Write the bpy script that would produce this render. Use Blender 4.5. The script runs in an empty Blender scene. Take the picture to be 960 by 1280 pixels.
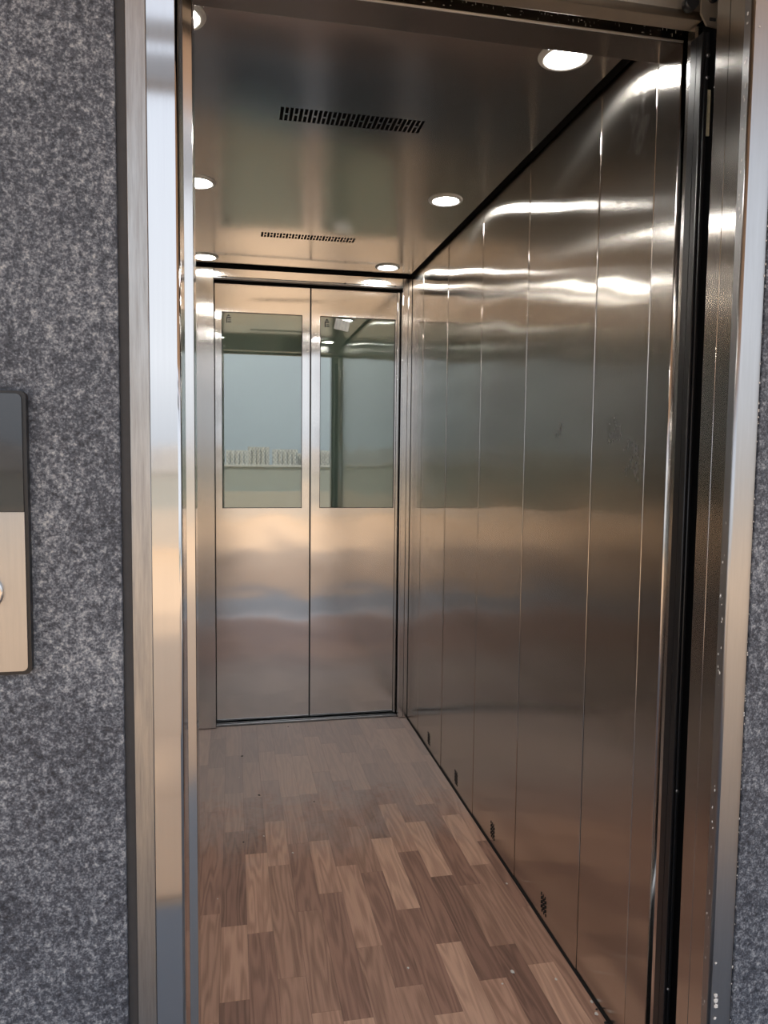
import bpy, bmesh, math, random
from mathutils import Vector, Matrix
random.seed(7)
S = bpy.context.scene
C = S.collection

# ------------------------------------------------------------------ camera
cd = bpy.data.cameras.new('camera'); cam = bpy.data.objects.new('camera', cd); C.objects.link(cam); S.camera = cam
yaw, pit, rol, fpx, H = 0.1990, 0.07278, 0.01095, 937.1, 1.320
fwd = Vector((math.sin(yaw)*math.cos(pit), math.cos(yaw)*math.cos(pit), -math.sin(pit)))
r = Vector((math.cos(yaw), -math.sin(yaw), 0)); u = r.cross(fwd)
r2 = math.cos(rol)*r + math.sin(rol)*u; u2 = -math.sin(rol)*r + math.cos(rol)*u
m = Matrix((r2, u2, -fwd)).transposed().to_4x4(); m.translation = (0, 0, H); cam.matrix_world = m
cd.sensor_fit = 'VERTICAL'; cd.sensor_height = 32.0; cd.lens = fpx/1280*32.0
cd.clip_start = 0.02; cd.clip_end = 3000

# ------------------------------------------------------------------ sky, sun, exposure
wd = bpy.data.worlds.new('sky'); S.world = wd; wd.use_nodes = True
nt = wd.node_tree; nt.nodes.clear()
wo = nt.nodes.new('ShaderNodeOutputWorld'); bg = nt.nodes.new('ShaderNodeBackground')
tc = nt.nodes.new('ShaderNodeTexCoord'); sx = nt.nodes.new('ShaderNodeSeparateXYZ'); cr = nt.nodes.new('ShaderNodeValToRGB')
nt.links.new(tc.outputs['Generated'], sx.inputs[0]); nt.links.new(sx.outputs[2], cr.inputs[0])
cr.color_ramp.elements[0].position = 0.0; cr.color_ramp.elements[0].color = (0.60, 0.64, 0.70, 1)
cr.color_ramp.elements[1].position = 1.0; cr.color_ramp.elements[1].color = (0.66, 0.76, 0.97, 1)
e = cr.color_ramp.elements.new(0.12); e.color = (0.86, 0.90, 0.97, 1)
nt.links.new(cr.outputs[0], bg.inputs[0]); nt.links.new(bg.outputs[0], wo.inputs[0])
bg.inputs[1].default_value = 1.15
sd = bpy.data.lights.new('sun', 'SUN'); sun = bpy.data.objects.new('sun', sd); C.objects.link(sun)
sd.energy = 3.6; sd.angle = math.radians(6); sd.color = (1.0, 0.93, 0.82)
sun.rotation_euler = Vector((0.35, -0.62, -0.9)).to_track_quat('-Z', 'Y').to_euler()
S.view_settings.view_transform = 'Standard'; S.view_settings.look = 'None'
S.view_settings.gamma = 1; S.view_settings.use_curve_mapping = False
S.view_settings.exposure = 0.45
S.cycles.max_bounces = 14; S.cycles.glossy_bounces = 12; S.cycles.diffuse_bounces = 4
S.cycles.transparent_max_bounces = 16; S.cycles.sample_clamp_indirect = 10.0
S.cycles.caustics_reflective = True

# ------------------------------------------------------------------ dimensions (metres)
W = 0.8625; XL = -0.19          # car side walls
YF, YR = 1.38, 1.465            # car door return
YB = 3.63; YD = 3.70            # rear return face, rear doors
HC = 2.20                       # car ceiling
ZT = 2.133                      # door head
LX, RX = -0.0705, 0.80          # landing opening
YW, YW2 = 1.09, 1.183           # landing frame face and back

# ------------------------------------------------------------------ material helpers
def mat(name):
    m = bpy.data.materials.new(name); m.use_nodes = True
    return m, m.node_tree, m.node_tree.nodes['Principled BSDF']
def N(nt, t, **k):
    n = nt.nodes.new(t)
    for a, v in k.items(): setattr(n, a, v)
    return n
def mapping(nt, src, sc):
    mp = N(nt, 'ShaderNodeMapping'); mp.inputs['Scale'].default_value = sc; nt.links.new(src, mp.inputs[0]); return mp.outputs[0]
def noise(nt, vec, scale, detail=2, rough=.5, dist=0):
    n = N(nt, 'ShaderNodeTexNoise'); n.inputs['Scale'].default_value = scale; n.inputs['Detail'].default_value = detail
    n.inputs['Roughness'].default_value = rough; n.inputs['Distortion'].default_value = dist
    if vec: nt.links.new(vec, n.inputs['Vector'])
    return n.outputs['Fac']
def ramp(nt, fac, stops):
    c = N(nt, 'ShaderNodeValToRGB'); el = c.color_ramp.elements
    el[0].position, el[0].color = stops[0][0], (*stops[0][1], 1); el[1].position, el[1].color = stops[-1][0], (*stops[-1][1], 1)
    for p, col in stops[1:-1]:
        q = el.new(p); q.color = (*col, 1)
    nt.links.new(fac, c.inputs[0]); return c.outputs[0]
def mathn(nt, op, a, b=None, c=None):
    n = N(nt, 'ShaderNodeMath', operation=op)
    for i, v in enumerate((a, b, c)):
        if v is None: continue
        if isinstance(v, (int, float)): n.inputs[i].default_value = v
        else: nt.links.new(v, n.inputs[i])
    return n.outputs[0]
def mix(nt, fac, a, b, bt='MIX'):
    n = N(nt, 'ShaderNodeMix', data_type='RGBA', blend_type=bt)
    for s, v in ((0, fac), (6, a), (7, b)):
        if isinstance(v, (int, float)): n.inputs[s].default_value = v
        elif isinstance(v, tuple): n.inputs[s].default_value = (*v, 1)
        else: nt.links.new(v, n.inputs[s])
    return n.outputs[2]

def steel(name, col=(.60, .585, .565), rough=.2, aniso=.85, wave=.004, wscale=(1.6, 1.6, 4.0), axis='Z', grain=.04, stains=(), randomise=True, scuff=0):
    """brushed stainless sheet: grain along `axis`, slightly buckled"""
    m, nt, b = mat(name)
    geo = N(nt, 'ShaderNodeNewGeometry'); pos = geo.outputs['Position']
    b.inputs['Metallic'].default_value = 1
    # tangent across the grain, so reflections smear across it
    cx = N(nt, 'ShaderNodeCombineXYZ'); cx.inputs['XYZ'.index(axis)].default_value = 1
    vm = N(nt, 'ShaderNodeVectorMath', operation='CROSS_PRODUCT'); nt.links.new(geo.outputs['Normal'], vm.inputs[0]); nt.links.new(cx.outputs[0], vm.inputs[1])
    b.inputs['Anisotropic'].default_value = aniso
    nt.links.new(vm.outputs[0], b.inputs['Tangent'])
    gs = [140, 140, 140]; gs['XYZ'.index(axis)] = 2.2
    g = noise(nt, mapping(nt, pos, gs), 2.0, 3, .6)
    soft = noise(nt, pos, 3.0, 4, .6)
    c = mix(nt, mathn(nt, 'MULTIPLY', g, .18), tuple(col), tuple(x*.72 for x in col))
    c = mix(nt, mathn(nt, 'MULTIPLY', soft, .15), c, tuple(x*.8 for x in col))
    rg = mathn(nt, 'MULTIPLY_ADD', g, grain*2, rough - grain)
    rg = mathn(nt, 'MULTIPLY_ADD', soft, grain, rg)
    for (x, y, z, rx, ry, rz, amt, dark) in stains:
        s = N(nt, 'ShaderNodeVectorMath', operation='SUBTRACT'); nt.links.new(pos, s.inputs[0]); s.inputs[1].default_value = (x, y, z)
        d = N(nt, 'ShaderNodeVectorMath', operation='DIVIDE'); nt.links.new(s.outputs[0], d.inputs[0]); d.inputs[1].default_value = (rx, ry, rz)
        l = N(nt, 'ShaderNodeVectorMath', operation='LENGTH'); nt.links.new(d.outputs[0], l.inputs[0])
        nn = noise(nt, mapping(nt, pos, (1, 1, .6)), 38, 3, .65)
        k = mathn(nt, 'MULTIPLY', mathn(nt, 'SUBTRACT', 1.0, l.outputs[1]), 1.0); k.node.use_clamp = True
        k2 = mathn(nt, 'MULTIPLY', mathn(nt, 'SUBTRACT', mathn(nt, 'ADD', nn, mathn(nt, 'MULTIPLY', k, .35)), .66), 5.0); k2.node.use_clamp = True
        k3 = mathn(nt, 'MULTIPLY', mathn(nt, 'MULTIPLY', k2, amt), mathn(nt, 'MINIMUM', mathn(nt, 'MULTIPLY', k, 4), 1.0))
        c = mix(nt, k3, c, dark)
        rg = mathn(nt, 'MULTIPLY_ADD', k3, .35, rg)
    if scuff:
        sc = noise(nt, mapping(nt, pos, (60, 60, 3)), 4, 5, .7)
        c = mix(nt, mathn(nt, 'MULTIPLY', sc, scuff), c, (.25, .24, .23))
        rg = mathn(nt, 'MULTIPLY_ADD', sc, scuff*.4, rg)
    nt.links.new(c, b.inputs['Base Color']); nt.links.new(rg, b.inputs['Roughness'])
    oi = N(nt, 'ShaderNodeObjectInfo')
    va = N(nt, 'ShaderNodeVectorMath', operation='ADD'); nt.links.new(mapping(nt, pos, wscale), va.inputs[0])
    if randomise:
        cz = N(nt, 'ShaderNodeCombineXYZ'); nt.links.new(mathn(nt, 'MULTIPLY', oi.outputs['Random'], 3.0), cz.inputs[0]); nt.links.new(cz.outputs[0], va.inputs[1])
    # slight buckling of the sheet, as a direct tilt of the normal
    wn = N(nt, 'ShaderNodeTexNoise'); wn.inputs['Scale'].default_value = 1.0; wn.inputs['Detail'].default_value = 1.5; wn.inputs['Roughness'].default_value = .45
    nt.links.new(va.outputs[0], wn.inputs['Vector'])
    a1 = N(nt, 'ShaderNodeVectorMath', operation='SUBTRACT'); nt.links.new(wn.outputs['Color'], a1.inputs[0]); a1.inputs[1].default_value = (.5, .5, .5)
    a2 = N(nt, 'ShaderNodeVectorMath', operation='SCALE'); nt.links.new(a1.outputs[0], a2.inputs[0]); a2.inputs['Scale'].default_value = wave*9
    a3 = N(nt, 'ShaderNodeVectorMath', operation='ADD'); nt.links.new(a2.outputs[0], a3.inputs[0]); nt.links.new(geo.outputs['Normal'], a3.inputs[1])
    a4 = N(nt, 'ShaderNodeVectorMath', operation='NORMALIZE'); nt.links.new(a3.outputs[0], a4.inputs[0])
    nt.links.new(a4.outputs[0], b.inputs['Normal'])
    return m

def plain(name, col, rough=.5, metal=0, spec=.5, var=.12, vscale=8, bump=0):
    m, nt, b = mat(name)
    geo = N(nt, 'ShaderNodeNewGeometry')
    n = noise(nt, geo.outputs['Position'], vscale, 4, .6)
    nt.links.new(mix(nt, n, tuple(x*(1-var) for x in col), tuple(min(1, x*(1+var)) for x in col)), b.inputs['Base Color'])
    b.inputs['Roughness'].default_value = rough; b.inputs['Metallic'].default_value = metal; b.inputs['Specular IOR Level'].default_value = spec
    if bump:
        bp = N(nt, 'ShaderNodeBump'); bp.inputs['Distance'].default_value = bump; nt.links.new(noise(nt, geo.outputs['Position'], 220, 2), bp.inputs['Height']); nt.links.new(bp.outputs[0], b.inputs['Normal'])
    return m

def granite():
    m, nt, b = mat('black_granite')
    geo = N(nt, 'ShaderNodeNewGeometry'); pos = geo.outputs['Position']
    a = noise(nt, pos, 95, 5, .7); bb = noise(nt, pos, 330, 2, .6); big = noise(nt, pos, 7, 3, .6)
    s = mathn(nt, 'MULTIPLY_ADD', bb, .45, mathn(nt, 'MULTIPLY', a, .6)); s = mathn(nt, 'MULTIPLY_ADD', big, .22, s)
    c = ramp(nt, s, [(.50, (.018, .022, .031)), (.62, (.072, .082, .104)), (.71, (.20, .22, .25)), (.82, (.46, .475, .48))])
    nt.links.new(c, b.inputs['Base Color'])
    b.inputs['Roughness'].default_value = .55
    bp = N(nt, 'ShaderNodeBump'); bp.inputs['Distance'].default_value = .0006; bp.inputs['Strength'].default_value = .7
    nt.links.new(s, bp.inputs['Height']); nt.links.new(bp.outputs[0], b.inputs['Normal'])
    return m

def glass_pane():
    m = bpy.data.materials.new('tinted_glass'); m.use_nodes = True; nt = m.node_tree; nt.nodes.clear()
    out = N(nt, 'ShaderNodeOutputMaterial'); tr = N(nt, 'ShaderNodeBsdfTransparent'); gl = N(nt, 'ShaderNodeBsdfGlossy')
    tr.inputs[0].default_value = (.86, .92, .88, 1); gl.inputs[0].default_value = (.93, .97, .97, 1); gl.inputs[1].default_value = .012
    fr = N(nt, 'ShaderNodeFresnel'); fr.inputs[0].default_value = 2.5
    mx = N(nt, 'ShaderNodeMixShader'); nt.links.new(fr.outputs[0], mx.inputs[0]); nt.links.new(tr.outputs[0], mx.inputs[1]); nt.links.new(gl.outputs[0], mx.inputs[2])
    nt.links.new(mx.outputs[0], out.inputs[0]); return m

def wood(name, dark, light, seed):
    m, nt, b = mat(name)
    geo = N(nt, 'ShaderNodeNewGeometry'); pos = geo.outputs['Position']; oi = N(nt, 'ShaderNodeObjectInfo')
    off = N(nt, 'ShaderNodeCombineXYZ'); nt.links.new(mathn(nt, 'MULTIPLY', oi.outputs['Random'], 17.0), off.inputs[0]); nt.links.new(mathn(nt, 'MULTIPLY', oi.outputs['Random'], 31.0), off.inputs[1])
    va = N(nt, 'ShaderNodeVectorMath', operation='ADD'); nt.links.new(pos, va.inputs[0]); nt.links.new(off.outputs[0], va.inputs[1])
    v = va.outputs[0]
    warp = noise(nt, mapping(nt, v, (13, 1.1, 1)), 1.3, 2, .5)
    # growth-ring contours of a smooth field: cathedral figure
    rings = mathn(nt, 'SINE', mathn(nt, 'MULTIPLY', warp, 58.0))
    rings = mathn(nt, 'MULTIPLY_ADD', rings, .5, .5)
    fine = noise(nt, mapping(nt, v, (330, 9, 1)), 1.0, 4, .6)
    broad = noise(nt, mapping(nt, v, (26, 2.0, 1)), 1.0, 2, .5)
    f = mathn(nt, 'ADD', mathn(nt, 'MULTIPLY', rings, .32), mathn(nt, 'MULTIPLY', fine, .55)); f = mathn(nt, 'MULTIPLY_ADD', broad, .5, f)
    c = ramp(nt, f, [(.34, dark), (.60, tuple((a+b_)/2 for a, b_ in zip(dark, light))), (.86, light)])
    # dust and dried mop marks, heavier towards the far doors
    sp = N(nt, 'ShaderNodeSeparateXYZ'); nt.links.new(pos, sp.inputs[0])
    far = N(nt, 'ShaderNodeMapRange'); nt.links.new(sp.outputs[1], far.inputs[0]); far.inputs[1].default_value = 2.05; far.inputs[2].default_value = 3.1; far.inputs[3].default_value = .10; far.inputs[4].default_value = .85
    d1 = noise(nt, mapping(nt, pos, (5, 3, 1)), 1.2, 5, .65, .6); d2 = noise(nt, pos, 22, 6, .8, 1.2)
    dm = mathn(nt, 'MULTIPLY', mathn(nt, 'MULTIPLY_ADD', d2, .8, mathn(nt, 'MULTIPLY', d1, 1.1)), far.outputs[0])
    dm = mathn(nt, 'MULTIPLY', mathn(nt, 'SUBTRACT', dm, .30), 1.9); dm.node.use_clamp = True; dm = mathn(nt, 'MINIMUM', dm, .68)
    c = mix(nt, dm, c, (.42, .375, .36))
    nt.links.new(c, b.inputs['Base Color'])
    nt.links.new(mathn(nt, 'MULTIPLY_ADD', d2, .18, .36), b.inputs['Roughness']); b.inputs['Specular IOR Level'].default_value = .42
    bp = N(nt, 'ShaderNodeBump'); bp.inputs['Distance'].default_value = .0002; nt.links.new(fine, bp.inputs['Height']); nt.links.new(bp.outputs[0], b.inputs['Normal'])
    return m

def emis(name, col, s):
    m, nt, b = mat(name); b.inputs['Emission Color'].default_value = (*col, 1); b.inputs['Emission Strength'].default_value = s
    b.inputs['Base Color'].default_value = (.9, .9, .9, 1); return m

M = {}
wall_stains = ((W, 1.893, 1.385, .1, .05, .05, .55, (.25, .24, .22)), (W, 1.60, 1.375, .1, .07, .06, .55, (.25, .24, .22)),
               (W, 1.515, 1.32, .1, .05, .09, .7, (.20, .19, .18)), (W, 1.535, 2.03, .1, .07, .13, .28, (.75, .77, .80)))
M['wall'] = steel('brushed_steel_walls', (.64, .605, .56), .155, 1.0, .0085, (1, 1.3, 8.5), grain=.02, stains=wall_stains)
M['door'] = steel('brushed_steel_doors', (.75, .73, .705), .12, .9, .0058, (3.0, 1, 7.0), grain=.02)
M['ret'] = steel('steel_returns', (.66, .645, .625), .15, .8, .0012, (1, 1, 3), grain=.02)
M['jamb'] = steel('car_jamb_steel', (.58, .55, .515), .17, .9, .0016, (1, 1, 3), grain=.02)
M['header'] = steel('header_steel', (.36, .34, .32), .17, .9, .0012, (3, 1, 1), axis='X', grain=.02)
M['ceil'] = steel('ceiling_steel', (.70, .69, .65), .14, .8, .0042, (2.2, 1.4, 1), axis='Y', grain=.02)
M['frame'] = steel('landing_frame_steel', (.63, .625, .62), .07, .6, .0010, (2, 2, 3), grain=.02)
M['frame_scuffed'] = steel('scuffed_frame_steel', (.58, .57, .55), .25, .6, .0012, (2, 2, 3), grain=.04, scuff=.95)
M['frame_darkened'] = steel('darkened_frame_steel', (.50, .50, .50), .27, .8, .0012, (2, 2, 3), grain=.04, scuff=.3)  # darker frame steel: dimmer reflection on the right face put into the colour
M['edge'] = steel('bright_edge_steel', (.78, .76, .74), .16, .3, .0004, (2, 2, 3), grain=.02)
M['sill'] = plain('sill_metal', (.42, .43, .44), .3, 1, var=.25, vscale=30)
M['granite'] = granite()
M['glass'] = glass_pane()
M['backing'] = plain('grey_backing', (.66, .70, .65), .5, var=.05)
M['black'] = plain('black_rubber', (.012, .012, .013), .35, var=.2)
M['darkgap'] = plain('dark_shaft', (.018, .017, .016), .8)
M['silicone'] = plain('joint_filler', (.055, .055, .058), .6, var=.25, vscale=60)
M['trimring'] = plain('light_trim', (.62, .60, .56), .35)
M['lamp'] = emis('lamp_diffuser', (1.0, .97, .92), 78.0)
M['paper'] = plain('paper', (.46, .45, .41), .7, var=.15, vscale=300)
M['ink'] = plain('etch_ink', (.05, .055, .055), .6)
M['track'] = plain('galvanised_track', (.50, .43, .34), .38, .8, var=.15, vscale=20)
M['screw'] = plain('screw_steel', (.55, .55, .56), .3, 1)
M['tile'] = plain('terrace_tile', (.72, .49, .30), .6, var=.08, vscale=3)
M['grout'] = plain('terrace_grout', (.35, .28, .21), .8)
M['landing'] = plain('landing_granite', (.13, .145, .17), .35, var=.25, vscale=60)
M['parapet'] = plain('parapet_paint', (.38, .39, .36), .8)
M['parapet2'] = plain('parapet_lower', (.52, .47, .40), .8)
M['soffit'] = plain('canopy_paint', (.72, .52, .36), .7)
M['beam'] = plain('beam_paint', (.22, .23, .26), .6)
M['city'] = plain('far_plaster', (.80, .72, .64), .9, var=.2, vscale=.05)
_nt = M['city'].node_tree; _b = _nt.nodes['Principled BSDF']; _src = _b.inputs['Base Color'].links[0].from_socket
_g = N(_nt, 'ShaderNodeNewGeometry'); _ck = N(_nt, 'ShaderNodeTexChecker'); _ck.inputs['Scale'].default_value = 1
_nt.links.new(mapping(_nt, _g.outputs['Position'], (1.1, .001, .8)), _ck.inputs['Vector'])
_nt.links.new(mix(_nt, mathn(_nt, 'MULTIPLY', _ck.outputs['Fac'], .6), _src, (.16, .16, .17)), _b.inputs['Base Color'])
M['blackglass'] = plain('black_glass', (.012, .013, .016), .06, spec=1.0)
M['plaster'] = plain('plaster_splash', (.72, .70, .66), .9)
M['label'] = plain('yellowed_label', (.75, .72, .52), .6, var=.3, vscale=250)
M['slot'] = plain('slot_dark', (.006, .006, .006), .9)
tones = [((.085, .046, .034), (.215, .120, .088)), ((.115, .062, .045), (.265, .150, .110)), ((.155, .085, .060), (.325, .195, .142)),
         ((.20, .112, .078), (.40, .245, .178)), ((.27, .158, .112), (.46, .295, .215))]
WOOD = [wood('walnut_tone_%s' % n, tuple(c*1.6 for c in d), tuple(c*1.45 for c in l), i) for i, (n, (d, l)) in enumerate(zip(('darkest', 'dark', 'middle', 'light', 'lightest'), tones))]

# ------------------------------------------------------------------ object helpers
def tag(o, label=None, cat=None, group=None, kind=None):
    if label: o['label'] = label
    if cat: o['category'] = cat
    if group: o['group'] = group
    if kind: o['kind'] = kind
    return o
def empty(name, loc=(0, 0, 0), label=None, cat=None, group=None, kind=None):
    o = bpy.data.objects.new(name, None); C.objects.link(o); o.location = loc; o.empty_display_size = .05
    return tag(o, label, cat, group, kind)
class MB:
    def __init__(s): s.bm = bmesh.new()
    def box(s, x0, x1, y0, y1, z0, z1, bev=0, seg=2, edges=None):
        b = bmesh.new(); bmesh.ops.create_cube(b, size=1)
        for v in b.verts: v.co = ((x0+x1)/2+v.co.x*(x1-x0), (y0+y1)/2+v.co.y*(y1-y0), (z0+z1)/2+v.co.z*(z1-z0))
        if bev:
            es = [e for e in b.edges if edges is None or edges(e)]
            bmesh.ops.bevel(b, geom=es, offset=bev, segments=seg, profile=.5, affect='EDGES')
        s._add(b); return s
    def cyl(s, c, r, h, axis='Z', n=24, r2=None):
        b = bmesh.new(); bmesh.ops.create_cone(b, cap_ends=True, segments=n, radius1=r, radius2=r if r2 is None else r2, depth=h)
        R = {'Z': Matrix(), 'X': Matrix.Rotation(math.pi/2, 4, 'Y'), 'Y': Matrix.Rotation(math.pi/2, 4, 'X')}[axis]
        bmesh.ops.transform(b, matrix=Matrix.Translation(c) @ R, verts=b.verts); s._add(b); return s
    def lathe(s, prof, c=(0, 0, 0), n=32, axis='Z'):
        b = bmesh.new(); rings = []
        for (rr, z) in prof:
            rings.append([b.verts.new((rr*math.cos(2*math.pi*i/n), rr*math.sin(2*math.pi*i/n), z)) for i in range(n)])
        for a, q in zip(rings, rings[1:]):
            for i in range(n): b.faces.new((a[i], a[(i+1) % n], q[(i+1) % n], q[i]))
        R = {'Z': Matrix(), 'Y': Matrix.Rotation(math.pi/2, 4, 'X')}[axis]
        bmesh.ops.transform(b, matrix=Matrix.Translation(c) @ R, verts=b.verts)
        bmesh.ops.recalc_face_normals(b, faces=b.faces); s._add(b); return s
    def blob(s, c, r, seed=0, flat=(1, 1, 1)):
        b = bmesh.new(); bmesh.ops.create_icosphere(b, subdivisions=1, radius=r); rn = random.Random(seed)
        for v in b.verts: v.co = Vector((v.co.x*flat[0], v.co.y*flat[1], v.co.z*flat[2]))*rn.uniform(.7, 1.2) + Vector(c)
        s._add(b); return s
    def prism(s, pts, y0, y1, axis='Y'):
        b = bmesh.new()
        def P(p, t): return {'Y': (p[0], t, p[1]), 'X': (t, p[0], p[1]), 'Z': (p[0], p[1], t)}[axis]
        A = [b.verts.new(P(p, y0)) for p in pts]; B = [b.verts.new(P(p, y1)) for p in pts]
        b.faces.new(A); b.faces.new(B[::-1])
        for i in range(len(pts)): b.faces.new((A[i], B[i], B[(i+1) % len(pts)], A[(i+1) % len(pts)]))
        bmesh.ops.recalc_face_normals(b, faces=b.faces); s._add(b); return s
    def _add(s, b):
        me = bpy.data.meshes.new('t'); b.to_mesh(me); b.free(); s.bm.from_mesh(me); bpy.data.meshes.remove(me)
    def build(s, name, mt, parent=None, smooth=False):
        me = bpy.data.meshes.new(name)
        o0 = Vector((0, 0, 0))
        if parent is not None:
            q = parent
            while q is not None: o0 += q.location; q = q.parent
            bmesh.ops.translate(s.bm, verts=s.bm.verts, vec=-o0)
        s.bm.to_mesh(me); s.bm.free(); me.materials.append(mt)
        if smooth:
            me.polygons.foreach_set('use_smooth', [max(abs(c) for c in p.normal) < .998 for p in me.polygons])
        o = bpy.data.objects.new(name, me); C.objects.link(o); o.parent = parent
        return o
def box(name, mt, parent, *a, **k): return MB().box(*a, **k).build(name, mt, parent, smooth=bool(k.get('bev')))
vert = lambda e: abs(e.verts[0].co.z-e.verts[1].co.z) > .5*max(abs((e.verts[0].co-e.verts[1].co).x), abs((e.verts[0].co-e.verts[1].co).y), 1e-9)

# ================================================================== CAR FLOOR
fl = box('floor', M['slot'], None, XL, W, 1.385, 3.655, -.03, -.0035)
tag(fl, 'dusty walnut parquet-look laminate floor of the lift car', 'floor', kind='structure')
s0, sw = -.037, .0716
# per strip: (y start, y end, tone) read off the photograph, the rest filled in staggered
known = {
 -1: [(1.70, 2.126, 2), (2.126, 2.766, 1)],
 0: [(1.45, 1.762, 0), (1.762, 2.06, 3), (2.06, 2.601, 0), (2.601, 2.91, 2)],
 1: [(1.60, 2.017, 1), (2.017, 2.44, 3), (2.44, 2.859, 0), (2.859, 3.2, 2)],
 2: [(1.48, 1.82, 2), (1.82, 2.353, 2), (2.353, 2.653, 3), (2.653, 3.0, 1)],
 3: [(1.40, 1.688, 3), (1.688, 2.094, 2), (2.094, 2.48, 1), (2.48, 2.84, 2)],
 4: [(1.38, 1.65, 4), (1.65, 2.171, 1), (2.171, 2.488, 3), (2.488, 2.85, 1)],
 5: [(1.50, 1.903, 2), (1.903, 2.315, 3), (2.315, 2.70, 1), (2.70, 3.05, 2)],
 6: [(1.40, 1.737, 2), (1.737, 2.262, 1), (2.262, 2.564, 2), (2.564, 2.95, 1)],
 7: [(1.38, 1.629, 4), (1.629, 2.05, 1), (2.05, 2.466, 4), (2.466, 2.85, 0)],
 8: [(1.40, 1.881, 4), (1.881, 2.363, 1), (2.363, 2.714, 3), (2.714, 3.1, 1)],
 9: [(1.40, 1.722, 3), (1.722, 2.20, 0), (2.20, 2.56, 4), (2.56, 2.9, 1)],
 10: [(1.40, 1.844, 0), (1.844, 2.138, 2), (2.138, 2.687, 1), (2.687, 3.08, 3)],
 11: [(1.40, 1.756, 4), (1.756, 2.242, 2), (2.242, 2.588, 4), (2.588, 3.081, 2)],
 12: [(1.45, 2.0, 2), (2.0, 2.387, 1), (2.387, 2.8, 3)]}
rn = random.Random(3)
for k in range(-3, 13):
    xa, xb = max(s0+sw*k, XL), min(s0+sw*(k+1), W)
    if xb-xa < .004: continue
    segs = list(known.get(k, [(2.0, 2.4, 2)]))
    y = segs[0][0]; t = segs[0][2]
    while y > 1.386:
        n = max(1.386, y-rn.uniform(.3, .45))
        if n-1.386 < .08: n = 1.386
        t = (t+rn.choice((1, 2, 3))) % 5; segs.insert(0, (n, y, t)); y = n
    y = segs[-1][1]; t = segs[-1][2]
    while y < 3.655:
        n = min(3.655, y+rn.uniform(.3, .45))
        if 3.655-n < .08: n = 3.655
        t = (t+rn.choice((1, 2, 3))) % 5; segs.append((y, n, t)); y = n
    for (a, b_, t) in segs:
        a = max(a, 1.386)
        if b_-a < .01: continue
        g = .00022
        box('plank', WOOD[t], fl, xa+g, xb-g, a+g, b_-g, -.0034, 0)
bits = MB()
for i, (x, y, rr) in enumerate([(.19, 2.42, .0035), (.02, 3.05, .003), (.70, 1.735, .006), (.66, 1.70, .003), (.83, 2.12, .004), (.44, 1.80, .003), (.80, 1.69, .004), (-.05, 2.2, .002), (.10, 2.55, .003), (.845, 1.56, .005), (.84, 1.50, .006), (.853, 1.60, .004), (.85, 1.46, .006)]):
    bits.blob((x, y, rr*.45), rr, i, (1, 1.3, .5))
tag(bits.build('plaster_crumbs', M['plaster']), 'pale plaster crumbs scattered over the walnut floor', 'debris', kind='stuff')
bits = MB()
for i, (x, y, rr) in enumerate([(.095, 2.87, .006), (.035, 3.27, .005), (.30, 2.78, .004), (.03, 2.52, .004), (.853, 1.53, .006), (.848, 1.50, .005), (.853, 1.575, .004), (.84, 1.47, .006), (.26, 3.6, .004)]):
    bits.blob((x, y, rr*.4), rr, i+40, (1, .8, .5))
tag(bits.build('dark_grit', M['black']), 'dark specks of grit on the floor and along its wall joint', 'debris', kind='stuff')

# ================================================================== SIDE WALLS
wr = random.Random(4)
for side, xw, sg in (('right', W, 1), ('left', XL, -1)):
    w = box('wall_'+side, M['darkgap'], None, *(sorted((xw+sg*.012, xw+sg*.03))), YR-.02, 3.70, -.02, 2.30)
    tag(w, 'brushed steel %s side wall of the lift car in tall panels' % side, 'wall', kind='structure')
    ys = [YR, 1.707, 2.145, 2.565, 3.0, 3.41, YB]
    for a, b_ in zip(ys, ys[1:]):
        mb = MB().box(*(sorted((xw, xw+sg*.0118))), a+.0013, b_-.0013, .006, 2.1985, bev=.0016, seg=3)
        tilt = Matrix.Translation((xw, (a+b_)/2, 0)) @ Matrix.Rotation(math.radians(wr.uniform(-.32, .32)), 4, 'Z') @ Matrix.Translation((-xw, -(a+b_)/2, 0))
        bmesh.ops.transform(mb.bm, matrix=tilt, verts=mb.bm.verts)      # sheets never hang perfectly in one plane
        p = mb.build('wall_panel', M['wall'], w, smooth=True)
        if (b_-a) > .3 and side == 'right':
            yc = (a+b_)/2-.012; mb = MB()
            for i in range(6):
                z = .028+.0085*(i % 2)
                for j in range(4):
                    mb.box(xw-.0012, xw+.002, yc-.016+i*.0065, yc-.0125+i*.0065, z+j*.0125, z+.0085+j*.0125)
            mb.build('air_slots', M['slot'], p)
sk = box('trim_1', M['slot'], None, W-.0045, W+.010, YR, YB, -.003, .0045)
tag(sk, 'thin black joint between right steel wall and floor', 'trim', kind='structure')

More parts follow.
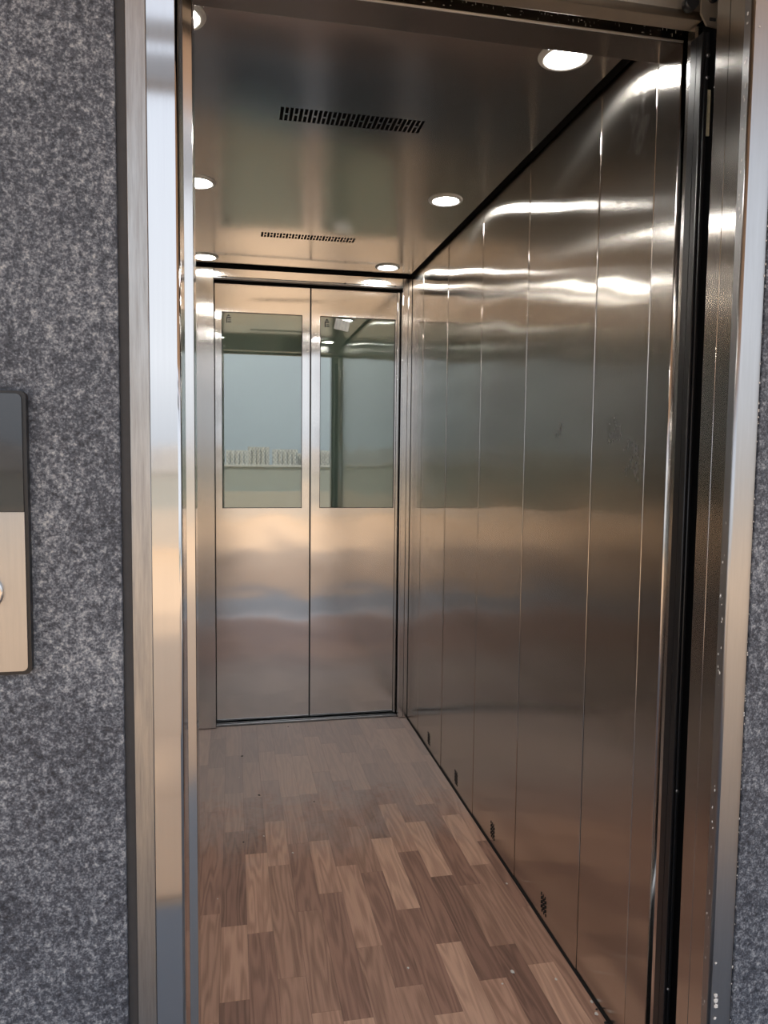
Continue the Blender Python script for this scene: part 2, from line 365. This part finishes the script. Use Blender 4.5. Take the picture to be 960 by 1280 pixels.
# ================================================================== CEILING with vents and downlights
CX0, CX1, CY0, CY1 = XL+.020, W-.020, YR-.03, YB-.016
lights = [(.716, 1.60), (.716, 2.543), (.706, 3.478), (-.108, 1.62), (-.108, 2.56), (-.118, 3.49)]
vents = [(.120, .500, 1.976, 2.052), (.111, .491, 3.062, 3.126)]
def ceiling_mesh():
    bm = bmesh.new()
    xs = sorted({CX0, CX1, .120, .500, .111, .491}); ysl = sorted({CY0, CY1, 1.976, 2.052, 3.062, 3.126})
    gv = {}
    def V(x, y, z): 
        k = (round(x, 5), round(y, 5), round(z, 5))
        if k not in gv: gv[k] = bm.verts.new((x, y, z))
        return gv[k]
    for xa, xb in zip(xs, xs[1:]):
        for ya, yb in zip(ysl, ysl[1:]):
            cx, cy = (xa+xb)/2, (ya+yb)/2
            if any(v[0] < cx < v[1] and v[2] < cy < v[3] for v in vents): continue
            bm.faces.new((V(xa, ya, HC), V(xa, yb, HC), V(xb, yb, HC), V(xb, ya, HC)))
    r = bmesh.ops.extrude_face_region(bm, geom=bm.faces[:])
    bmesh.ops.translate(bm, verts=[v for v in r['geom'] if isinstance(v, bmesh.types.BMVert)], vec=(0, 0, .003))
    bmesh.ops.recalc_face_normals(bm, faces=bm.faces)
    return bm
mb = MB(); mb.bm.free(); mb.bm = ceiling_mesh()
ceil = mb.build('ceiling', M['ceil']); tag(ceil, 'polished steel suspended ceiling of the lift car', 'ceiling', kind='structure')
roof = box('ceiling_roof', M['darkgap'], None, XL-.03, W+.03, YF, 3.74, 2.33, 2.35); tag(roof, 'unseen dark roof above the suspended steel ceiling, against light leaks', 'ceiling', kind='structure')  # unseen; added to stop light leaking in above the ceiling
for i, (x, y) in enumerate(lights):
    col = 'right' if i < 3 else 'left'; row = ('nearest the entrance', 'middle', 'farthest, by the rear doors')[i % 3]
    o = empty('ceiling_light', (x, y, HC), 'round recessed downlight in the %s row, %s' % (col, row), 'light', 'ceiling downlights')
    MB().lathe([(.0425, .0005), (.0425, -.001), (.044, -.0055), (.050, -.0070), (.0565, -.0045), (.0585, -.0008), (.0585, .0005)], (x, y, HC), 48).build('trim_ring', M['trimring'], o, True)
    MB().cyl((x, y, HC-.0012), .0435, .0014, n=48).build('diffuser', M['lamp'], o)
for i, (x0, x1, y0, y1) in enumerate(vents):
    o = empty('ceiling_vent', (x0, y0, HC), ('long black slotted ceiling vent nearer the entrance', 'long black slotted ceiling vent nearer the rear doors')[i], 'vent', 'ceiling vents')
    mb = MB().box(x0, x1, y0, y1, HC+.03, HC+.032); mb.box(x0-.002, x0, y0, y1, HC+.003, HC+.032); mb.box(x1, x1+.002, y0, y1, HC+.003, HC+.032); mb.box(x0, x1, y0-.002, y0, HC+.003, HC+.032); mb.box(x0, x1, y1, y1+.002, HC+.003, HC+.032)
    mb.build('duct', M['slot'], o)
    g = MB(); n = 31; pt = (x1-x0)/n; bw = .0040
    for k in range(n+1):
        xx = x0+k*pt; g.box(max(x0, xx-bw/2), min(x1, xx+bw/2), y0, y1, HC+.0002, HC+.002)
    for k in range(1, n, 2):
        ym = (y0+y1)/2; g.box(x0+k*pt+bw/2, x0+(k+1)*pt-bw/2, ym-.0045, ym+.0045, HC+.0002, HC+.002)
    g.build('grille', M['ceil'], o)

# ================================================================== REAR: returns, header, doors, sill
bk = empty('wall_back', (0, YB, 0), 'steel surround of the rear lift doors', 'wall', kind='structure')
box('return_panel', M['ret'], bk, XL, -.0855, YB, YB+.03, .004, HC-.012, bev=.0015)
box('return_panel', M['ret'], bk, .816, .842, YB, YB+.03, .004, HC-.012, bev=.0015)
box('return_panel', M['ret'], bk, .8432, W-.001, YB+.001, YB+.03, .004, HC-.012, bev=.0015)
box('header_panel', M['door'], bk, -.0845, .815, YB+.002, YB+.03, 2.150, HC-.012, bev=.0015)
box('header_lip', M['sill'], bk, -.0845, .815, YB+.006, YB+.05, 2.1445, 2.1490)
for x in (-.03, .53, .775):
    MB().cyl((x, YB+.004, 2.150), .004, .006, 'Y', 12).build('fixing_screw', M['black'], bk)
def rear_door(n, x0, x1, gx0, gx1, label):
    z0, z1, g0, g1 = .014, 2.133, 1.066, 2.003
    d = empty('door_%d' % n, (x0, YD, 0), label, 'door', kind='structure')
    bm = bmesh.new(); xs = [x0, gx0, gx1, x1]; zs = [z0, g0, g1, z1]; gv = {}
    def V(x, z):
        if (x, z) not in gv: gv[(x, z)] = bm.verts.new((x, YD, z))
        return gv[(x, z)]
    for i in range(3):
        for j in range(3):
            if i == 1 and j == 1: continue
            bm.faces.new((V(xs[i], zs[j]), V(xs[i+1], zs[j]), V(xs[i+1], zs[j+1]), V(xs[i], zs[j+1])))
    r = bmesh.ops.extrude_face_region(bm, geom=bm.faces[:]); bmesh.ops.translate(bm, verts=[v for v in r['geom'] if isinstance(v, bmesh.types.BMVert)], vec=(0, .03, 0))
    bmesh.ops.recalc_face_normals(bm, faces=bm.faces)
    mb = MB(); mb.bm.free(); mb.bm = bm; mb.build('door_leaf', M['door'], d)
    gk = MB(); t = .0025
    gk.box(gx0, gx0+t, YD+.002, YD+.012, g0, g1).box(gx1-t, gx1, YD+.002, YD+.012, g0, g1).box(gx0, gx1, YD+.002, YD+.012, g0, g0+t).box(gx0, gx1, YD+.002, YD+.012, g1-t, g1)
    gk.build('gasket', M['black'], d)
    p = box('glass_pane', M['glass'], d, gx0+t, gx1-t, YD+.004, YD+.010, g0+t, g1-t)
    box('backing', M['backing'], d, gx0, gx1, YD+.020, YD+.024, g0, g1)
    # small etched safety mark in the upper left corner of the pane
    ex, ez = gx0+.022, g1-.030
    e = MB(); e.box(ex, ex+.005, YD+.0033, YD+.0039, ez-.022, ez+.004); e.box(ex+.001, ex+.022, YD+.0033, YD+.0039, ez, ez+.006)
    e.prism([(ex+.002, ez+.010), (ex+.011, ez+.019), (ex+.020, ez+.010)], YD+.0033, YD+.0039)
    for q in range(3): e.box(ex+.0085+q*.005, ex+.012+q*.005, YD+.0033, YD+.0039, ez-.020, ez-.013)
    e.box(ex+.0085, ex+.022, YD+.0033, YD+.0039, ez-.009, ez-.006)
    e.build('etched_mark', M['ink'], p)
    return d, p
d1, p1 = rear_door(1, -.082, .3685, -.0515, .332, 'left leaf of the rear steel lift doors with glass panel')
d2, p2 = rear_door(2, .3765, .800, .419, .7945, 'right leaf of the rear lift doors with paper label on glass')
box('door_edge', M['ret'], d2, .8015, .8155, YD-.012, YD+.02, .014, 2.133, bev=.001)
# paper label, slightly askew
st = MB().box(-.036, .036, -.0004, 0, -.026, .026)
bmesh.ops.transform(st.bm, matrix=Matrix.Translation((.526, YD+.0036, 1.9645)) @ Matrix.Rotation(math.radians(11.5), 4, 'Y'), verts=st.bm.verts)
so = st.build('paper_label', M['paper'], p2); so['label'] = 'small white paper label stuck askew on the glass'
ln = MB()
for i in range(6):
    for j in range(4):
        if random.random() < .8: ln.box(-.030+j*.015, -.030+j*.015+random.uniform(.006, .013), -.0008, -.0004, .018-i*.0075-.0012, .018-i*.0075+.0012)
bmesh.ops.transform(ln.bm, matrix=Matrix.Translation((.526, YD+.0036, 1.9645)) @ Matrix.Rotation(math.radians(11.5), 4, 'Y'), verts=ln.bm.verts)
# third level only: the print belongs to the pane like the label
ln.build('label_print', M['beam'], p2)
box('meeting_gap_strip', M['black'], d1, .3688, .3762, YD+.001, YD+.02, .014, 2.133)  # black strip added to darken the gap between the two leaves
sl = empty('door_sill', (-.085, YB+.02, 0), 'grooved metal sill under the rear lift doors', 'sill', kind='structure')
box('sill_plate', M['sill'], sl, -.085, .8155, 3.660, 3.745, -.02, .002)
box('sill_rib', M['sill'], sl, -.085, .8155, 3.660, 3.668, .002, .008, bev=.001)
box('sill_rib', M['sill'], sl, -.085, .8155, 3.681, 3.689, .002, .008, bev=.001)
box('sill_groove', M['slot'], sl, -.085, .8155, 3.669, 3.680, .002, .0035)
tag(box('wall_back_shaft', M['darkgap'], None, -1.0, 1.8, 3.76, 3.80, -.2, 2.6), 'dark shaft wall behind the rear doors', 'wall', kind='structure')

# ================================================================== CAR ENTRANCE: returns, header, open door edge
cf = empty('car_entrance', (0, YF, 0), 'steel jambs and header of the lift car entrance', 'door frame', kind='structure')
def jamb_edge(e):  # vertical edges only
    return vert(e)
MB().prism([(W, YR-.0008), (W, YF+.0045), (W+.0015, YF+.0025), (W+.011, YF), (W+.018, YF), (W+.018, YR-.0008)], -.02, ZT+.05, 'Z').build('jamb', M['jamb'], cf, True)
MB().prism([(W+.0195, YF+.03), (W+.0195, YF+.009), (W+.042, YF-.001), (W+.05, YF-.001), (W+.05, YF+.03)], -.02, ZT+.05, 'Z').build('jamb_flange', M['jamb'], cf, True)
MB().prism([(XL, YR), (XL, YF), (-.082, YF), (-.0675, YF+.005), (-.0665, YF+.0065), (-.0665, YR)], -.02, ZT+.05, 'Z').build('jamb', M['ret'], cf)
hor = lambda e: abs((e.verts[0].co-e.verts[1].co).x) > .3
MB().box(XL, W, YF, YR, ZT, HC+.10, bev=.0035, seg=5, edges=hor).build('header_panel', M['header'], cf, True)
MB().cyl(((XL+W)/2, YF+.0005, ZT+.0008), .0024, W-XL, 'X', 16).build('header_edge_highlight', M['trimring'], cf, True)  # pale rod painted as the bright reflection along the header's lower edge
dust = MB(); rn = random.Random(9)
for i in range(150):
    x = rn.uniform(.25, .86); z = ZT+.006+abs(rn.gauss(.012, .010)); a = rn.uniform(0, 3.1); l = rn.uniform(.0012, .0045)
    dust.blob((x, YF-.0003, z), l*.6, i, (1 if a < 1.8 else .3, .2, .3 if a < 1.8 else 1.4))
d_ = dust.build('plaster_specks', M['plaster'], cf); d_['kind'] = 'stuff'
cs = box('car_sill', M['sill'], None, XL, W, 1.29, 1.385, -.03, 0); tag(cs, 'metal sill at the lift car entrance', 'sill', kind='structure')

od = empty('sliding_door', (.83, 1.24, 0), 'stacked edge of the open sliding steel door beside the black seal', 'door')
MB().prism([(.838, 1.325), (.838, 1.303), (.850, 1.298), (.90, 1.298), (.90, 1.325)], .01, 2.118, 'Z').build('door_leaf', M['edge'], od, True)
MB().box(.8155, .8215, 1.245, 1.262, .01, 2.075, bev=.002, seg=3, edges=vert).build('seal_lip', M['black'], od, True)
MB().box(.8225, .829, 1.243, 1.262, .01, 2.075, bev=.002, seg=3, edges=vert).build('seal_lip', M['black'], od, True)
MB().box(.8155, .90, 1.262, 1.280, .01, 2.075).build('seal_channel', M['black'], od)
for x, z in ((.825, 2.035), (.825, 1.997), (.823, .695), (.821, .30)):
    MB().lathe([(.0045, .003), (.0045, .0), (.003, -.0018), (.0005, -.0024)], (x+.001, 1.2405, z), 16, 'Z').build('screw', M['screw'], od, True) if False else MB().cyl((x+.001, 1.2415, z), .0035, .003, 'Y', 16, .0025).build('screw', M['screw'], od, True)
lb = box('rating_label', M['label'], od, .8315, .8445, 1.2575, 1.2600, 1.905, 1.985); lb['label'] = 'small yellowed printed label strip'
for i in range(7):
    pass

tk = empty('door_track', (.3, 1.28, 2.12), 'cream galvanised door track beam above the entrance', 'track')
MB().box(-.3, .842, 1.285, 1.33, 2.1215, 2.21, bev=.006, seg=5, edges=hor).build('beam', M['track'], tk, True)
MB().cyl((.271, 1.290, 2.129), .0065, 1.142, 'X', 20).build('rolled_edge', M['track'], tk, True)
MB().prism([(.810, 2.26), (.810, 2.105), (.822, 2.086), (.846, 2.084), (.846, 2.26)], 1.243, 1.247).build('bracket_plate', M['track'], tk)
for x, z in ((.830, 2.132),):
    MB().cyl((x, 1.2405, z), .0085, .006, 'Y', 20).build('bolt', M['black'], tk)
MB().box(.826, .838, 1.2415, 1.2435, 2.094, 2.099).build('bracket_slot', M['slot'], tk)
MB().cyl((.800, 1.262, 2.130), .012, .016, 'Y', 24).build('roller', M['black'], tk, True)

# ================================================================== LANDING: steel frame, granite, call panel, floor
lf = empty('landing_frame', (LX, YW, 0), 'brushed stainless steel frame around the lift entrance', 'door frame', kind='structure')
ZH = 2.22
MB().box(RX, RX+.042, YW, YW+.02, -.03, ZH+.04, bev=.0045, seg=6, edges=lambda e: vert(e) and e.verts[0].co.x < RX+.001 and e.verts[0].co.y < YW+.001).build('frame_face', M['frame_darkened'], lf, True)
MB().box(RX, RX+.004, YW+.02, 1.146, -.03, ZH+.04).build('frame_return', M['jamb'], lf)
MB().box(RX+.0005, RX+.004, 1.1475, YW2, -.03, ZH+.04, bev=.0008, edges=vert).build('frame_return', M['jamb'], lf, True)
MB().box(-.112, LX, YW, YW+.02, -.03, ZH+.04, bev=.005, seg=6, edges=lambda e: vert(e) and e.verts[0].co.x > LX-.001).build('frame_face', M['frame'], lf, True)
MB().box(-.1390, -.1125, YW-.0012, YW+.02, -.03, ZH+.04, bev=.0008, edges=vert).build('frame_face', M['frame_scuffed'], lf, True)
MB().box(LX-.004, LX, YW+.02, YW2, -.03, ZH+.04, bev=.0015, edges=vert).build('frame_return', M['edge'], lf, True)
MB().box(-.139, RX+.042, YW, YW2, ZH, ZH+.08).build('frame_head', M['frame'], lf)
pl = MB(); rn = random.Random(5)
for i, (x, z, rr) in enumerate([(.812, .392, .0045), (.8125, .382, .0045), (.8115, .402, .004), (.812, .360, .003), (.8095, .46, .0025), (.812, 2.0, .0015)]): pl.blob((x, YW-.001, z), rr, i, (1, .4, 1.1))
for i in range(90):
    z = rn.uniform(.25, 2.1)
    pl.blob((.8425+rn.gauss(0, .0008), YW-.0008, z), rn.uniform(.0005, .0014), i, (1, .4, 1.5))
for i in range(60):
    z = rn.choice((rn.uniform(.3, 1.3), rn.uniform(1.7, 2.05)))
    pl.blob((RX-.0002, YW+.009+abs(rn.gauss(0, .004)), z), rn.uniform(.0006, .0018), i+200, (.3, 1, 2))
q = pl.build('plaster_splashes', M['plaster'], lf); q['kind'] = 'stuff'; q['label'] = 'white plaster splashes on the steel frame edge'

wf = empty('wall_front', (0, YW, 0), 'flamed black granite cladding around the lift entrance', 'wall', kind='structure')
MB().box(-1.6, -.1525, YW-.004, YW2, -.03, 2.6, bev=.002).build('granite_slab', M['granite'], wf, True)
MB().box(RX+.0435, 2.4, YW-.004, YW2, -.03, 2.6, bev=.001).build('granite_slab', M['granite'], wf, True)
MB().box(-.1525, RX+.0435, YW-.004, YW2, ZH+.085, 2.6, bev=.001).build('granite_slab', M['granite'], wf, True)
MB().box(-1.6, 2.4, YW-.004, YW2, 2.602, 3.6).build('granite_slab', M['granite'], wf)
MB().box(-.1522, -.1395, YW+.006, YW2, -.03, ZH+.08).build('joint_filler', M['silicone'], wf)

cp = empty('call_panel', (-.325, YW-.004, 1.02), 'landing call panel with black display above brushed steel plate', 'call panel')
MB().box(-.396, -.2685, YW-.017, YW-.0045, 1.0215, 1.4025, bev=.008, seg=5, edges=lambda e: abs((e.verts[0].co-e.verts[1].co).y) > .005).build('housing', M['black'], cp, True)
cyb = lambda e: abs((e.verts[0].co-e.verts[1].co).y) > .0005
MB().box(-.392, -.2735, YW-.019, YW-.0171, 1.2425, 1.3985, bev=.007, seg=5, edges=lambda e: cyb(e) and e.verts[0].co.z > 1.3).build('display', M['blackglass'], cp)
MB().box(-.392, -.2730, YW-.0192, YW-.0171, 1.0265, 1.2418, bev=.007, seg=5, edges=lambda e: cyb(e) and e.verts[0].co.z < 1.1).build('faceplate', M['frame_darkened'], cp)
bt = MB().cyl((-.328, YW-.0215, 1.135), .0225, .005, 'Y', 40).build('button', M['frame'], cp, True)
MB().lathe([(.0225, 0), (.0225, .004), (.0245, .0055), (.0268, .004), (.0275, 0)], (-.328, YW-.0192, 1.135), 40, 'Y').build('button_ring', M['ret'], bt, True)

lfl = box('landing_floor', M['landing'], None, -2.2, 3.2, -.05, YW2+.1, -.12, -.03); tag(lfl, 'dark grey granite strip in front of the lift', 'floor', kind='structure')
ter = box('terrace_floor', M['grout'], None, -14, 14, -9.2, -.05, -.14, -.035); tag(ter, 'sunlit tan tiled terrace floor', 'floor', kind='structure')
tm = MB(); rn = random.Random(2)
for i in range(-20, 20):
    for j in range(13):
        if -9.2+j*.7+.69 > -.05: continue
        tm.box(i*.7+.004, i*.7+.696, -9.2+j*.7+.004, -9.2+j*.7+.696, -.036, -.030)
q = tm.build('tile', M['tile'], ter); q['kind'] = 'stuff'
pa = empty('parapet', (0, -9.3, 0), 'painted roof parapet behind the viewer', 'wall', kind='structure')
box('coping', M['trimring'], pa, -14.1, 14.1, -9.52, -9.15, 1.09, 1.13)
box('upper_face', M['parapet'], pa, -14, 14, -9.45, -9.2, .55, 1.08)
box('lower_face', M['parapet2'], pa, -14, 14, -9.45, -9.15, -.10, .55)
cn = empty('canopy', (0, 0, 3.2), 'tan painted canopy over the lift entrance', 'canopy', kind='structure')
box('slab', M['soffit'], cn, -2.4, 3.2, -1.22, YW-.005, 3.25, 3.45)
box('beam', M['beam'], cn, -2.4, 3.2, -1.52, -1.46, 3.19, 3.26)
box('beam', M['beam'], cn, -2.4, 3.2, -1.98, -1.84, 3.17, 3.30)
for x in (-2.3, 3.1): box('beam', M['beam'], cn, x-.04, x+.04, -1.98, -1.0, 3.29, 3.35)
sf = empty('wall_shaft', (0, 1.2, 0), 'unseen dark lift shaft enclosure around the car, against light leaks', 'wall', kind='structure')  # unseen; added so sky light does not leak in around the car
MB().box(-1.0, -.96, YW2+.001, 3.76, -.2, 2.6).build('shaft_side', M['darkgap'], sf)
MB().box(1.76, 1.8, YW2+.001, 3.76, -.2, 2.6).build('shaft_side', M['darkgap'], sf)
MB().box(-1.0, 1.8, YW2+.001, 3.80, 2.6, 2.64).build('shaft_top', M['darkgap'], sf)
MB().box(-1.0, 1.8, YW2+.12, 3.80, -.25, -.2).build('shaft_pit', M['darkgap'], sf)

city = MB(); rn = random.Random(11); x = -420
while x < 420:
    w_ = rn.uniform(7, 16); top = rn.uniform(3.0, 6.8); y = -rn.uniform(380, 460)
    city.box(x, x+w_, y-14, y, -60, top)
    if rn.random() < .5: city.box(x+w_*.3, x+w_*.6, y-10, y-4, top, top+2)
    k = 0
    xx = x+1.2
    while xx < x+w_-1.5:
        city.box(xx, xx+.9, y, y+1.2, -20, top-1.0); xx += 2.6
    x += w_+rn.uniform(0, 1.5)
tag(city.build('city_skyline', M['city']), 'hazy pale apartment towers along the horizon behind the viewer', 'buildings', kind='stuff')
